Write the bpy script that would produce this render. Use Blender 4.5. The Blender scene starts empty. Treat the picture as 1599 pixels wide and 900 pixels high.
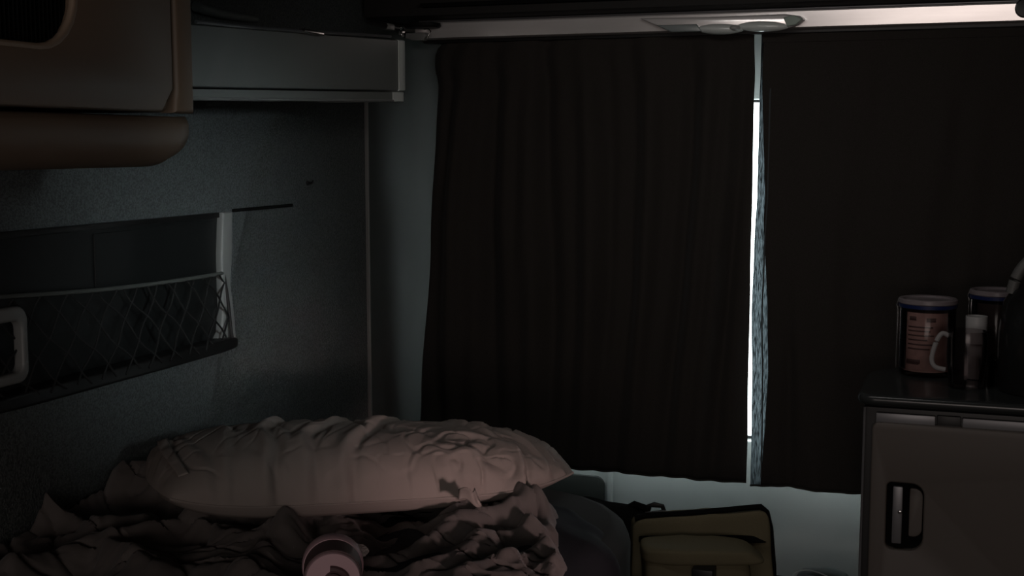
import bpy, bmesh, math, random
from mathutils import Vector, Matrix, noise
from math import sin, cos, pi, exp, sqrt, atan2
random.seed(7)
SC = bpy.context.scene
COL = SC.collection

# ------------------------------------------------------------------ camera
F = 2000.0
YAW, PITCH = math.radians(19.7), math.radians(6.42)
cam_d = bpy.data.cameras.new('camera')
cam = bpy.data.objects.new('camera', cam_d); COL.objects.link(cam)
cam.location = (0, 0, 1.35)
cam.rotation_euler = (pi/2 - PITCH, 0, YAW)
cam_d.sensor_width = 36; cam_d.lens = 36*F/1599; cam_d.clip_start = .02
SC.camera = cam
CAM = Vector(cam.location)
RM = cam.rotation_euler.to_matrix()
def ray(px, py): return RM @ Vector(((px-799.5)/F, (450-py)/F, -1))
def on_x(px, py, X): r = ray(px, py); return CAM + r*((X-CAM.x)/r.x)
def on_y(px, py, Y): r = ray(px, py); return CAM + r*((Y-CAM.y)/r.y)
def on_z(px, py, Z): r = ray(px, py); return CAM + r*((Z-CAM.z)/r.z)
def at_t(px, py, t): return CAM + ray(px, py)*t

# ------------------------------------------------------------------ world, lights, exposure
W = bpy.data.worlds.new('world'); SC.world = W; W.use_nodes = True
W.node_tree.nodes['Background'].inputs['Color'].default_value = (.93, .97, 1, 1)
W.node_tree.nodes['Background'].inputs['Strength'].default_value = 7.0
SC.view_settings.view_transform = 'Standard'
SC.view_settings.look = 'None'
SC.view_settings.exposure = 0; SC.view_settings.gamma = 1
SC.view_settings.use_curve_mapping = False

def area(name, loc, target, sx, sy, power, color, spread=180):
    l = bpy.data.lights.new(name, 'AREA'); l.shape = 'RECTANGLE'; l.size = sx; l.size_y = sy
    l.energy = power; l.color = color; l.spread = math.radians(spread)
    o = bpy.data.objects.new(name, l); COL.objects.link(o); o.location = loc
    o.rotation_euler = (Vector(target)-Vector(loc)).to_track_quat('-Z', 'Y').to_euler()
    return o
# daylight falling through the windscreen behind the camera
area('daylight_windscreen', (.15, -1.5, 1.2), (.05, 2.6, 1.3), 1.5, .55, 9.0, (1, .86, .80))
# added warm lamp right of the camera, puts a pink pool on the pillow
area('pillow_fill', (1.02, .30, .92), (-.74, 1.76, .83), .15, .15, .11, (1, .70, .68), 13)
# added cool lamp, brightens the left wall, shelf and pillow top
area('wall_fill', (1.03, .20, 1.58), (-1.20, 1.84, 1.17), .2, .2, .26, (.88, .98, 1), 16)
# lamp added under the ceiling to brighten the rail, curtains and pillow
area('rail_fill', (-.36, 1.76, 1.675), (-.50, 2.55, 1.10), .5, .12, .8, (1, .95, .91), 130)
# sky light outside the curtained window
area('daylight_window', (-.45, 3.50, 1.05), (-.43, 2.66, 1.05), .6, .9, 26, (.88, .97, 1), 150)

# ------------------------------------------------------------------ materials
MATS = {}
def mat(name, col, rough=.6, metal=0, bump=None, var=None, spec=.5, sheen=0, alpha=None, coat=0):
    if name in MATS: return MATS[name]
    m = bpy.data.materials.new(name); m.use_nodes = True
    nt = m.node_tree; b = nt.nodes['Principled BSDF']
    b.inputs['Base Color'].default_value = (*col, 1)
    b.inputs['Roughness'].default_value = rough
    b.inputs['Metallic'].default_value = metal
    b.inputs['Specular IOR Level'].default_value = spec
    b.inputs['Sheen Weight'].default_value = sheen
    b.inputs['Coat Weight'].default_value = coat
    tc = nt.nodes.new('ShaderNodeTexCoord')
    if var:                                   # (scale, second colour, detail)
        n = nt.nodes.new('ShaderNodeTexNoise'); n.inputs['Scale'].default_value = var[0]
        n.inputs['Detail'].default_value = 4
        mp = nt.nodes.new('ShaderNodeMapping')
        if len(var) > 2: mp.inputs['Scale'].default_value = var[2]
        nt.links.new(tc.outputs['Object'], mp.inputs[0]); nt.links.new(mp.outputs[0], n.inputs['Vector'])
        cr = nt.nodes.new('ShaderNodeValToRGB'); e = cr.color_ramp.elements
        e[0].position = .38; e[1].position = .62
        e[0].color = (*col, 1); e[1].color = (*var[1], 1)
        nt.links.new(n.outputs['Fac'], cr.inputs[0]); nt.links.new(cr.outputs[0], b.inputs['Base Color'])
    if bump:                                  # (scale, strength, distance)
        n = nt.nodes.new('ShaderNodeTexNoise'); n.inputs['Scale'].default_value = bump[0]
        n.inputs['Detail'].default_value = 3
        nt.links.new(tc.outputs['Object'], n.inputs['Vector'])
        bp = nt.nodes.new('ShaderNodeBump'); bp.inputs['Strength'].default_value = bump[1]
        bp.inputs['Distance'].default_value = bump[2]
        nt.links.new(n.outputs['Fac'], bp.inputs['Height']); nt.links.new(bp.outputs[0], b.inputs['Normal'])
    MATS[name] = m; return m
def glassmat(name, tint, refl=.08, rough=.03):
    m = bpy.data.materials.new(name); m.use_nodes = True; nt = m.node_tree
    nt.nodes.remove(nt.nodes['Principled BSDF'])
    t = nt.nodes.new('ShaderNodeBsdfTransparent'); t.inputs[0].default_value = (*tint, 1)
    g = nt.nodes.new('ShaderNodeBsdfGlossy'); g.inputs['Roughness'].default_value = rough
    x = nt.nodes.new('ShaderNodeMixShader')
    f = nt.nodes.new('ShaderNodeFresnel'); f.inputs[0].default_value = 1.5 if name == 'window_glass' else 1.28
    nt.links.new(f.outputs[0], x.inputs[0]); nt.links.new(t.outputs[0], x.inputs[1]); nt.links.new(g.outputs[0], x.inputs[2])
    nt.links.new(x.outputs[0], nt.nodes['Material Output'].inputs[0]); return m

M_wall = mat('carpet_lining', (.046, .054, .054), .45, bump=(330, 1, .002), var=(330, (.115, .13, .13)), spec=.6)
M_panel = mat('painted_panel', (.36, .37, .36), .5, bump=(60, .1, .001))
M_pillar = mat('pillar_plastic', (.055, .06, .058), .5, bump=(300, .2, .0005))
M_ceil = mat('ceiling_lining', (.02, .019, .018), .9, bump=(300, .3, .001))
M_floor = mat('floor_vinyl', (.05, .045, .04), .6, var=(30, (.07, .06, .05)))
M_lock = mat('locker_plastic', (.17, .122, .085), .5, bump=(350, .12, .0004))
M_lockd = mat('locker_trim', (.30, .23, .17), .45)
M_black = mat('black_plastic', (.008, .008, .008), .45)
M_blackm = mat('matte_black', (.006, .006, .006), .95, spec=.1)
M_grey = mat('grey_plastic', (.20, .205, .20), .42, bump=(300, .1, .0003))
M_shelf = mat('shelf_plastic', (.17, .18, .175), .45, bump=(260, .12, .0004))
M_rail = mat('brushed_rail', (.92, .89, .88), .22, .5, var=(8, (.82, .79, .78), (.6, 1, 6)))
M_chrome = mat('chrome', (.6, .6, .6), .2, 1)
M_lin = mat('bounce_lining', (.30, .31, .31), .9, spec=.1)  # unseen curtain backing added to bounce window light out at the edges
M_curt = mat('curtain_fabric', (.028, .0245, .022), .95, bump=(900, .5, .0006), var=(700, (.035, .031, .028)), spec=.15, sheen=.05)
M_pillow = mat('pillow_cotton', (.26, .225, .205), .8, bump=(700, .25, .0006), spec=.25)
M_blanket = mat('blanket_fabric', (.12, .106, .10), .85, bump=(800, .4, .0006), spec=.2, sheen=.1)
M_navy = mat('navy_fabric', (.022, .023, .028), .85, bump=(600, .4, .0006), spec=.2)
M_mattress = mat('mattress_fabric', (.03, .028, .027), .9)
M_olive = mat('olive_canvas', (.15, .13, .08), .85, bump=(900, .5, .0006), var=(900, (.17, .15, .092)), spec=.2)
M_olived = mat('dark_olive', (.09, .082, .05), .85, bump=(900, .5, .0006), spec=.2)
M_door = mat('cabinet_laminate', (.115, .098, .086), .5, bump=(200, .06, .0003))
M_work = mat('worktop', (.03, .033, .033), .25, bump=(120, .05, .0003))
M_alu = mat('aluminium', (.22, .22, .23), .38, .5)
M_pink = mat('pink_plastic', (.72, .48, .53), .45)
M_pinkd = mat('dark_pink_plastic', (.13, .075, .08), .5)
M_pod = mat('jar_contents', (.36, .24, .215), .8, var=(90, (.42, .28, .25)))
M_lid = mat('clear_lid', (.22, .19, .20), .3)
M_blue = mat('blue_seal', (.006, .016, .075), .4)
M_ink = mat('print_ink', (.10, .065, .06), .6)
M_white = mat('white_plastic', (.40, .40, .39), .4)
M_tiss = mat('tissue', (.35, .35, .33), .9)
M_cup = mat('white_ceramic', (.42, .42, .42), .35)
M_glass = glassmat('window_glass', (.95, .98, .97))
M_jar = glassmat('jar_glass', (.88, .85, .85), rough=.12)
M_lens = mat('lamp_lens', (.62, .66, .64), .14, coat=.5)
M_lensg = mat('lamp_lens_grey', (.20, .23, .23), .3)

# ------------------------------------------------------------------ helpers
def tag(o, label=None, cat=None, group=None, kind=None):
    if label: o['label'] = label
    if cat: o['category'] = cat
    if group: o['group'] = group
    if kind: o['kind'] = kind
    return o
def empty(name, loc, label, cat, group=None, rz=0):
    o = bpy.data.objects.new(name, None); COL.objects.link(o); o.location = loc; o.rotation_euler.z = rz
    o.empty_display_size = .05
    return tag(o, label, cat, group)
def link(name, bm, m, parent=None, smooth=True, autos=35):
    me = bpy.data.meshes.new(name)
    bmesh.ops.recalc_face_normals(bm, faces=bm.faces)
    if smooth:
        for f in bm.faces: f.smooth = True
        for e in bm.edges:
            if len(e.link_faces) == 2 and e.calc_face_angle(0) > math.radians(autos): e.smooth = False
    bm.to_mesh(me); bm.free(); me.materials.append(m)
    o = bpy.data.objects.new(name, me); COL.objects.link(o)
    if parent is not None:
        o.parent = parent
        # mesh coordinates below are written in world space, so undo every ancestor
        Mx = Matrix.Identity(4); p = parent
        while p is not None:
            Mx = (Matrix.Translation(p.location) @ p.rotation_euler.to_matrix().to_4x4()) @ Mx; p = p.parent
        me.transform(Mx.inverted())
    return o
def bm_box(lo, hi, bev=.003, seg=2, bm=None):
    b = bmesh.new()
    r = bmesh.ops.create_cube(b, size=1)
    lo, hi = Vector(lo), Vector(hi)
    for v in b.verts: v.co = Vector([lo[i]+(v.co[i]+.5)*(hi[i]-lo[i]) for i in range(3)])
    if bev: bmesh.ops.bevel(b, geom=b.edges[:], offset=bev, segments=seg, affect='EDGES', profile=.6)
    return merge(bm, b)
def merge(bm, b):
    if bm is None: return b
    me = bpy.data.meshes.new('tmp'); b.to_mesh(me); b.free(); bm.from_mesh(me); bpy.data.meshes.remove(me); return bm
def plate(outer, holes=(), th=.01, bev=.002, bm=None, mx=None):
    """flat plate of outline (u,v) with holes; mx maps local (u,v,w) to world; w in 0..th"""
    cu = bpy.data.curves.new('c', 'CURVE'); cu.dimensions = '2D'; cu.fill_mode = 'BOTH'
    cu.extrude = max(th/2-bev, 1e-4); cu.bevel_depth = bev; cu.bevel_resolution = 2; cu.offset = -bev
    for pts in (outer,)+tuple(holes):
        s = cu.splines.new('POLY'); s.points.add(len(pts)-1); s.use_cyclic_u = True
        for p, q in zip(s.points, pts): p.co = (q[0], q[1], 0, 1)
    o = bpy.data.objects.new('c', cu); COL.objects.link(o)
    dg = bpy.context.evaluated_depsgraph_get(); dg.update()
    me = bpy.data.meshes.new_from_object(o.evaluated_get(dg))
    b = bmesh.new(); b.from_mesh(me)
    bpy.data.objects.remove(o); bpy.data.curves.remove(cu); bpy.data.meshes.remove(me)
    bmesh.ops.remove_doubles(b, verts=b.verts, dist=1e-5)
    for v in b.verts: v.co.z += th/2
    if mx is not None: bmesh.ops.transform(b, matrix=mx, verts=b.verts)
    return merge(bm, b)
def rrect(u0, u1, v0, v1, r, n=6, rs=None):
    rs = rs or (r, r, r, r)              # corners: (u1,v1),(u0,v1),(u0,v0),(u1,v0)
    out = []
    for k, (cx, cy, s) in enumerate(((u1, v1, 0), (u0, v1, 1), (u0, v0, 2), (u1, v0, 3))):
        q = rs[k]; sx = -1 if k in (0, 3) else 1; sy = -1 if k in (0, 1) else 1
        ox, oy = cx+sx*q, cy+sy*q
        if q < 1e-5: out.append((cx, cy)); continue
        for i in range(n+1):
            a = (s+i/n)*pi/2; out.append((ox+q*cos(a), oy+q*sin(a)))
    return out
def YZ(X, sgn=1):   # plate on the plane X=const, u -> +Y, v -> +Z, w -> sgn*X
    return Matrix(((0, 0, sgn, X), (1, 0, 0, 0), (0, 1, 0, 0), (0, 0, 0, 1)))
def XZ(Y, sgn=-1):  # plate on the plane Y=const, u -> +X, v -> +Z, w -> sgn*Y
    return Matrix(((1, 0, 0, 0), (0, 0, sgn, Y), (0, 1, 0, 0), (0, 0, 0, 1)))
def XY(Z):
    return Matrix.Translation((0, 0, Z))
def tube(pts, r, bm=None, n=8, closed=False, caps=True):
    pts = [Vector(p) for p in pts]; b = bmesh.new(); rings = []
    N = len(pts)
    for i, p in enumerate(pts):
        a = pts[i-1] if (i > 0 or closed) else p; c = pts[(i+1) % N] if (i < N-1 or closed) else p
        d = (c-a).normalized(); up = Vector((0, 0, 1)) if abs(d.z) < .95 else Vector((1, 0, 0))
        s = d.cross(up).normalized(); t = s.cross(d)
        rr = r[i] if isinstance(r, (list, tuple)) else r
        rings.append([b.verts.new(p+(s*cos(2*pi*k/n)+t*sin(2*pi*k/n))*rr) for k in range(n)])
    for i in range(N if closed else N-1):
        A, B = rings[i], rings[(i+1) % N]
        for k in range(n): b.faces.new((A[k], A[(k+1) % n], B[(k+1) % n], B[k]))
    if caps and not closed: b.faces.new(rings[0]); b.faces.new(rings[-1][::-1])
    return merge(bm, b)
def smooth_path(pts, n=6):
    pts = [Vector(p) for p in pts]; out = []
    for i in range(len(pts)-1):
        a, b, c, d = pts[max(i-1, 0)], pts[i], pts[i+1], pts[min(i+2, len(pts)-1)]
        for k in range(n):
            t = k/n; out.append(.5*(2*b+(c-a)*t+(2*a-5*b+4*c-d)*t*t+(3*b-a-3*c+d)*t**3))
    return out+[pts[-1]]
def lathe(prof, mx, n=40, bm=None):
    b = bmesh.new(); rings = []
    for r, z in prof:
        if r < 1e-6: rings.append([b.verts.new((0, 0, z))])
        else: rings.append([b.verts.new((r*cos(2*pi*k/n), r*sin(2*pi*k/n), z)) for k in range(n)])
    for A, B in zip(rings, rings[1:]):
        for k in range(n):
            q = (k+1) % n
            if len(A) == 1 and len(B) == 1: continue
            if len(A) == 1: b.faces.new((A[0], B[k], B[q]))
            elif len(B) == 1: b.faces.new((A[k], A[q], B[0]))
            else: b.faces.new((A[k], A[q], B[q], B[k]))
    bmesh.ops.transform(b, matrix=mx, verts=b.verts)
    return merge(bm, b)
def T(*a): return Matrix.Translation(a if len(a) == 3 else a[0])
def grid(fn, nu, nv, bm=None, wrapu=False):
    b = bmesh.new()
    V = [[b.verts.new(fn(i/nu, j/nv)) for j in range(nv+1)] for i in range(nu if wrapu else nu+1)]
    for i in range(nu):
        A, B = V[i], V[(i+1) % len(V)]
        for j in range(nv): b.faces.new((A[j], B[j], B[j+1], A[j+1]))
    return merge(bm, b)
def thicken(o, th, off=1):
    md = o.modifiers.new('thickness', 'SOLIDIFY'); md.thickness = th; md.offset = off
def nz(x, y, z=0): return noise.noise(Vector((x, y, z)))
def ridge(x, y, z=0): return (1-abs(nz(x, y, z))*2.2)
def softbox(c, half, power=4, n=22, wr=0, sc=9, seed=0, rot=0, sag=0):
    """a stuffed box: superellipsoid with wrinkles"""
    b = bmesh.new(); bmesh.ops.create_cube(b, size=2)
    bmesh.ops.subdivide_edges(b, edges=b.edges[:], cuts=n, use_grid_fill=True)
    c = Vector(c); R = Matrix.Rotation(rot, 3, 'Z')
    for v in b.verts:
        p = v.co; d = (abs(p.x)**power+abs(p.y)**power+abs(p.z)**power)**(1/power)
        q = Vector((p.x/d, p.y/d, p.z/d)); nrm = q.normalized()
        w = Vector((q.x*half[0], q.y*half[1], q.z*half[2]))
        k = ridge(w.x*sc+seed, w.y*sc, w.z*sc)*wr
        w += nrm*k; w.z -= sag*max(0, q.z)*(q.x**2)
        v.co = c+R@w
    return b

XL = -1.25        # left wall
YB = 2.75         # rear wall (inner face)
XR, YF, ZC = 1.1, -1.6, 1.70

# ------------------------------------------------------------------ the setting
def struct(name, bm, m, smooth=True): return tag(link(name, bm, m, None, smooth), kind='structure')
struct('floor', bm_box((XL-.06, YF-.06, -.06), (XR+.06, YB+.06, 0), 0), M_floor)
struct('ceiling', bm_box((XL-.06, YF-.06, ZC), (XR+.06, YB+.06, ZC+.05), 0), M_ceil)
struct('wall_left', bm_box((XL-.05, YF, 0), (XL, YB, ZC), 0), M_wall)
# rear wall with its window opening
WX0, WX1, WZ0 = -1.04, .55, .705
WZ1 = on_y(1184, 155, YB).z
struct('wall_rear', plate([(XL-.05, 0), (XR+.05, 0), (XR+.05, ZC), (XL-.05, ZC)], [rrect(WX0, WX1, WZ0, WZ1, .05)], .05, .004, mx=XZ(YB, 1)), M_panel)
wf = struct('window_1', plate(rrect(WX0-.004, WX1+.004, WZ0-.004, WZ1+.004, .05), [rrect(WX0+.006, WX1-.006, WZ0+.006, WZ1-.006, .045)], .02, .003, mx=XZ(YB+.03, 1)), M_black)
link('glass_pane', plate(rrect(WX0, WX1, WZ0, WZ1, .05), (), .004, .0005, mx=XZ(YB+.038, 1)), M_glass, wf)
struct('wall_right', bm_box((XR, YF, 0), (XR+.05, YB, ZC), 0), M_lock)
struct('wall_front', plate([(XL-.05, 0), (XR+.05, 0), (XR+.05, ZC), (XL-.05, ZC)], (), .05, .004, mx=XZ(YF-.05, 1)), M_blackm)
# pillar between the left lining and the window wall, with a bright seam strip
P0 = on_x(572, 400, XL)
struct('trim_2', bm_box((XL, P0.y-.002, .35), (XL+.009, P0.y+.003, 1.45), .0015), M_grey)
# concave corner post running from the side lining round to the window wall
cpts = [(XL+.006, P0.y+.004)]
for i in range(13):
    a = i/12*pi/2; cpts.append((XL+.196-.19*cos(a), YB-.002-(YB-P0.y-.01)*(1-sin(a))))
cpts += [(XL+.196, YB), (XL+.001, YB), (XL+.001, P0.y+.004)]
struct('trim_6', plate(cpts, (), 1.25, .002, mx=XY(.35)), M_pillar)
struct('added_frame', plate(rrect(-.75, -.05, 1.35, 1.85, .06), [rrect(-.70, -.10, 1.40, 1.80, .05)], .012, .003, mx=XY(ZC-.013)), M_pillar)  # unseen frame added for the lamp below; the ceiling has no opening
# soffit over the rail
struct('trim_3', bm_box((-1.24, 2.52, 1.618), (XR, YB, ZC), .006), M_ceil)
struct('trim_4', bm_box((-1.10, 2.50, 1.634), (XR, 2.53, 1.642), .002), M_blackm)
# white post strip low on the rear wall
px = on_y(953, 760, YB-.006)
struct('trim_5', bm_box((px.x-.006, YB-.012, .3), (px.x+.006, YB, .69), .003), M_panel)

# ------------------------------------------------------------------ overhead locker
LX = -.85
g = on_x(0, 172, LX); zg = on_x(120, 175, LX).z
y_end = on_x(301, 100, LX).y; ystart = .35
lk = empty('overhead_locker', (LX, (ystart+y_end)/2, 1.31), 'brown plastic overhead locker hanging at the upper left above the bed', 'locker')
zb = on_x(100, 266, LX).z
link('body', bm_box((XL+.002, ystart, zg+.004), (LX-.012, y_end-.012, ZC-.002), .008, 3), M_lock, lk)
def PX(px, py): p = on_x(px, py, LX); return (p.y, p.z)
# front panel with its rounded opening
o1, o2 = PX(118, 72); yv = PX(268, 100)[0]; yc2, zc2 = PX(252, 174)
zch = PX(268, 140)[1]
outer = [(ystart+.004, zg+.003), (yc2, zg+.003), (yv, zch), (yv, ZC-.006), (ystart+.004, ZC-.006)]
hole = rrect(ystart+.10, o1, PX(60, 72)[1], ZC-.05, .05, rs=(.04, .04, .03, .055))
door = link('door', plate(outer, [hole], .014, .004, mx=YZ(LX-.012)), M_lock, lk)
link('opening_rim', plate(rrect(ystart+.094, o1+.007, PX(60, 72)[1]-.005, ZC-.044, .05, rs=(.042, .042, .034, .06)), [rrect(ystart+.102, o1-.002, PX(60, 72)[1]+.003, ZC-.052, .05, rs=(.04, .04, .03, .054))], .008, .003, mx=YZ(LX-.006)), M_lockd, door)
# mesh infill behind the opening
bmm = bm_box((LX-.013, ystart+.09, zg+.02), (LX-.0115, o1+.012, ZC-.03), 0)
yy = ystart+.1
while yy < o1+.01:
    tube([(LX-.010, yy, zg+.05), (LX-.010, yy, ZC-.04)], .0009, bmm, 4); yy += .006
link('mesh_screen', bmm, M_blackm, door)
# end post right of the vertical groove
link('end_post', plate([(yv+.007, zch-.002), (yv+.004, zg+.003), (y_end, zg+.003), (y_end, ZC-.004), (yv+.007, ZC-.004)], (), .026, .006, mx=YZ(LX-.024)), M_lock, lk)
# rounded valance below the groove
prof = []
x1 = LX+.006
for i in range(13):
    a = i/12*pi/2
    prof.append((x1-.05+.05*cos(a), zb+.038-.038*sin(a)))
prof = [(x1-.012, zg-.001), (x1-.004, zg-.003), (x1, zg-.010)]+prof+[(XL+.003, zb), (XL+.003, zg-.001)]
b = bmesh.new(); rings = []
NS = 46
for k in range(NS+1):
    y = ystart+(y_end+.003-ystart)*k/NS
    d = max(0, (y-(y_end-.035))/.038); sh = 1-sqrt(max(0, 1-min(1, d)**2))
    rings.append([b.verts.new((p[0]-sh*.02, y, p[1]+sh*(.055)*(1-(p[1]-zb)/(zg-zb)))) for p in prof])
for A, B in zip(rings, rings[1:]):
    for k in range(len(prof)): q = (k+1) % len(prof); b.faces.new((A[k], A[q], B[q], B[k]))
b.faces.new(rings[0]); b.faces.new(rings[-1])
link('valance', b, M_lock, lk, autos=50)
# ------------------------------------------------------------------ side shelf in the corner (curved front, end coloured paler as if lit)
s0 = on_x(302, 95, -1.08); s1 = on_x(622, 100, -1.08)
zt0, zl0, zb0 = on_x(306, 38, -1.08).z, on_x(306, 138, -1.08).z, on_x(306, 154, -1.08).z
zt1, zl1, zb1 = on_x(620, 62, -1.08).z, on_x(620, 143, -1.08).z, on_x(620, 158, -1.08).z
sh = empty('corner_shelf', (-1.1, (s0.y+s1.y)/2, zb0), 'grey moulded shelf box, rounded end coloured as lit, high on the left wall', 'shelf')
ycap = on_x(649, 100, -1.08).y-.012
def shelf_body(z_a, z_b, inset, R=.05, y0=None):
    """outline in plan: runs along the wall then rounds back to it"""
    plan = []
    ya, yb = (s0.y-.12 if y0 is None else y0), ycap-max(0, inset)*1.2
    X0 = -1.08-inset
    plan.append((XL+.002, ya)); plan.append((X0, ya))
    for i in range(9): plan.append((X0, ya+(yb-R-ya)*(i+1)/9))
    for i in range(1, 11):
        a = i/10*pi/2; plan.append((X0-R+R*cos(a), yb-R+R*sin(a)))
    plan.append((XL+.002, yb))
    b = bmesh.new(); rings = []
    for k, f in enumerate((0, .02, .5, .98, 1)):
        ring = []
        for (x, y) in plan:
            t = (y-s0.y)/(s1.y-s0.y); za = z_a[0]+(z_a[1]-z_a[0])*t; zz = z_b[0]+(z_b[1]-z_b[0])*t
            ins = .003 if k in (0, 4) else 0
            ring.append(b.verts.new((max(XL+.002, x-ins), y, za+(zz-za)*f)))
        rings.append(ring)
    n = len(plan)
    for A, B in zip(rings, rings[1:]):
        for k in range(n): q = (k+1) % n; b.faces.new((A[k], A[q], B[q], B[k]))
    b.faces.new(rings[0]); b.faces.new(rings[-1])
    return b
link('bin', shelf_body((zl0+.0015, zl1+.0015), (zt0, zt1), 0), M_shelf, sh, autos=40)
link('lower_lip', shelf_body((zb0, zb1), (zl0-.0008, zl1-.0008), .004), M_shelf, sh, autos=40)
M_lit_end = mat('lit_shelf_plastic', (.74, .78, .76), .3)  # same moulding as the bin; light on its end is put into the colour
cap = link('end_cap', shelf_body((zl0+.001, zl1+.001), (zt0+.0005, zt1+.0005), -.0015, .055, s1.y), M_lit_end, sh, autos=40)  # no separate cap: the bin's own end, coloured as lit
link('end_cap', shelf_body((zb0-.0005, zb1-.0005), (zl0-.0006, zl1-.0006), .0025, .05, s1.y-.02), M_lit_end, sh, autos=40)  # no separate cap: the lip's own end, coloured as lit
link('bead', tube([(-1.083, s0.y-.1, zb0-.001+(zb1-zb0)*-.12), (-1.083, s1.y-.02, zb1+.0005)], .0025), M_grey, sh)
# silver edge strip on top
e = [on_x(x, y, -1.075) for x, y in ((306, 34), (360, 40), (420, 45), (480, 50), (545, 53), (610, 57))]
link('top_strip', tube(e, .0028, n=8), M_alu, sh)
link('top_strip_clip', bm_box(e[3]-Vector((.006, .02, .003)), e[3]+Vector((.006, .05, .004)), .0015), M_chrome, sh)

# dark awning fabric roll lying on the shelf top? -> slim cable duct over the shelf
dd = [on_x(x, y, -1.238) for x, y in ((306, 10), (345, 22), (400, 30))]
tag(link('cable_duct', tube([dd[0], dd[0]*.5+dd[1]*.5, dd[1], dd[2]], [.009, .009, .008, .006], n=12), M_shelf), 'short slanted grey duct just above the near end of the shelf box', 'duct')

# ------------------------------------------------------------------ net pocket on the left wall
XP = XL+.012
def PL(px, py, X=XP): p = on_x(px, py, X); return (p.y, p.z)
np_ = empty('net_pocket', (XL, PL(180, 0)[0], PL(180, 580)[1]), 'black netted storage pocket in a grey frame on the left wall', 'pocket')
A = PL(-60, 366); B = PL(360, 327); Cc = PL(358, 546); D = PL(-60, 652)
yl, yr = A[0], B[0]; ztop = (PL(180, 350)[1]); zbot = (PL(355, 548)[1]+PL(0, 632)[1])/2
zlo = zbot
link('back_panel', bm_box((XL+.0005, yl, zlo), (XL+.004, yr-.004, ztop), .001), mat('pocket_panel', (.007, .008, .008), .5), np_)
pn = [PL(140, 345), PL(337, 336), PL(337, 424), PL(140, 445)]
link('inner_panel', bm_box((XL+.004, PL(150, 340)[0], PL(337, 424)[1]), (XL+.008, PL(336, 340)[0], ztop-.012), .002), mat('pocket_panel', (.007, .008, .008), .5), np_)
# frame: right upright with a bowed inner edge, top strip and bottom tray
yi = PL(343, 400)[0]
out = [(yi, ztop+.002)]; 
up = [(PL(345, 327)[0], ztop+.003), (yr, ztop+.003), (yr-.002, ztop-.06), (PL(357, 440)[0], (ztop+zlo)/2-.01), (yr-.001, zlo+.05), (yr+.001, zlo+.008), (yr-.006, zlo), (PL(325, 548)[0], zlo), (PL(325, 548)[0], zlo+.012), (PL(335, 540)[0], zlo+.014), (PL(343, 530)[0], zlo+.03), (PL(346, 500)[0], zlo+.07), (PL(344, 440)[0], (ztop+zlo)/2), (PL(343, 400)[0], ztop-.07)]
link('frame_upright', plate(up[::-1], (), .016, .004, mx=YZ(XL+.001)), M_grey, np_)
link('frame_top', bm_box((XL+.001, yl, ztop-.006), (XL+.012, PL(343, 330)[0], ztop+.003), .002), M_black, np_)
# bottom tray bulges into the room
link('tray', softbox((XL+.020, (yl+PL(345, 0)[0])/2, zlo+.010), (.019, (PL(345, 0)[0]-yl)/2, .012), 6, 20), M_black, np_)
# near grey upright
yn0, yn1 = PL(-26, 540)[0], PL(22, 540)[0]
link('frame_loop', plate(rrect(yn0-.03, yn1, zlo+.035, PL(0, 478)[1], .02), [rrect(yn0-.04+.016, yn1-.012, zlo+.05, PL(0, 478)[1]-.02, .012)], .018, .004, mx=YZ(XL+.02)), M_grey, np_)
# elastic hem and the diamond net bowed outwards
zh = PL(338, 428)[1]; zh0 = PL(20, 455)[1]
def bow(y, z):
    t = (y-yl)/(PL(345, 0)[0]-yl); h = min(1, max(0, (z-zlo)/(zh-zlo)))
    return XL+.010+.026*sin(pi*min(1, max(0, t)))**.5*(1-.5*h)+.012*(1-h)
yN1 = PL(338, 0)[0]
def hemz(y): return zh0+(zh-zh0)*(y-yl)/(yN1-yl)-.006*sin(pi*(y-yl)/(yN1-yl))
link('elastic_hem', tube([(bow(yl+(yN1-yl)*i/40, zh), yl+(yN1-yl)*i/40, hemz(yl+(yN1-yl)*i/40)) for i in range(41)], .0032), mat('dark_elastic', (.07, .075, .07), .8), np_)
bn = None; st = .056
k = -12
while k < 30:
    for sg in (1, -1):
        seg = []
        for i in range(41):
            z = zlo+.012+(zh+.02-zlo)*i/40
            y = yl+k*st+sg*(z-zlo)*.95+.003*sin(i*.35+k)
            if yl < y < yN1 and z < hemz(y): seg.append((bow(y, z), y, z+.002*sin(y*70+k)))
        if len(seg) > 2: bn = tube(seg, .0017, bn, 5)
    k += 1
link('net', bn, mat('net_cord', (.007, .007, .007), .7), np_)
link('side_cord', tube([(bow(yN1-.004, z), yN1+.001*sin(z*60), z) for z in [zlo+.01+(zh-zlo-.01)*i/14 for i in range(15)]], .0028), M_black, np_)

g0, g1 = on_x(362, 329, XL), on_x(455, 322, XL)
struct('trim_7', bm_box((XL, g0.y, g0.z-.003), (XL+.004, g1.y, g0.z+.003), .001), M_blackm)
# small coat hook on the left lining
h0 = on_x(480, 286, XL)
hk = empty('coat_hook', h0, 'tiny black hook with a shiny tip on the left wall', 'hook')
link('plate', lathe([(0, 0), (.005, 0), (.005, .002), (.004, .003), (0, .003)], T(h0)@Matrix.Rotation(pi/2, 4, 'Y')), M_black, hk)
link('peg', tube([h0, h0+Vector((.008, 0, 0)), h0+Vector((.012, 0, .002)), h0+Vector((.013, 0, .006))], [.0025, .0025, .0025, .003]), M_black, hk)

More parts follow.
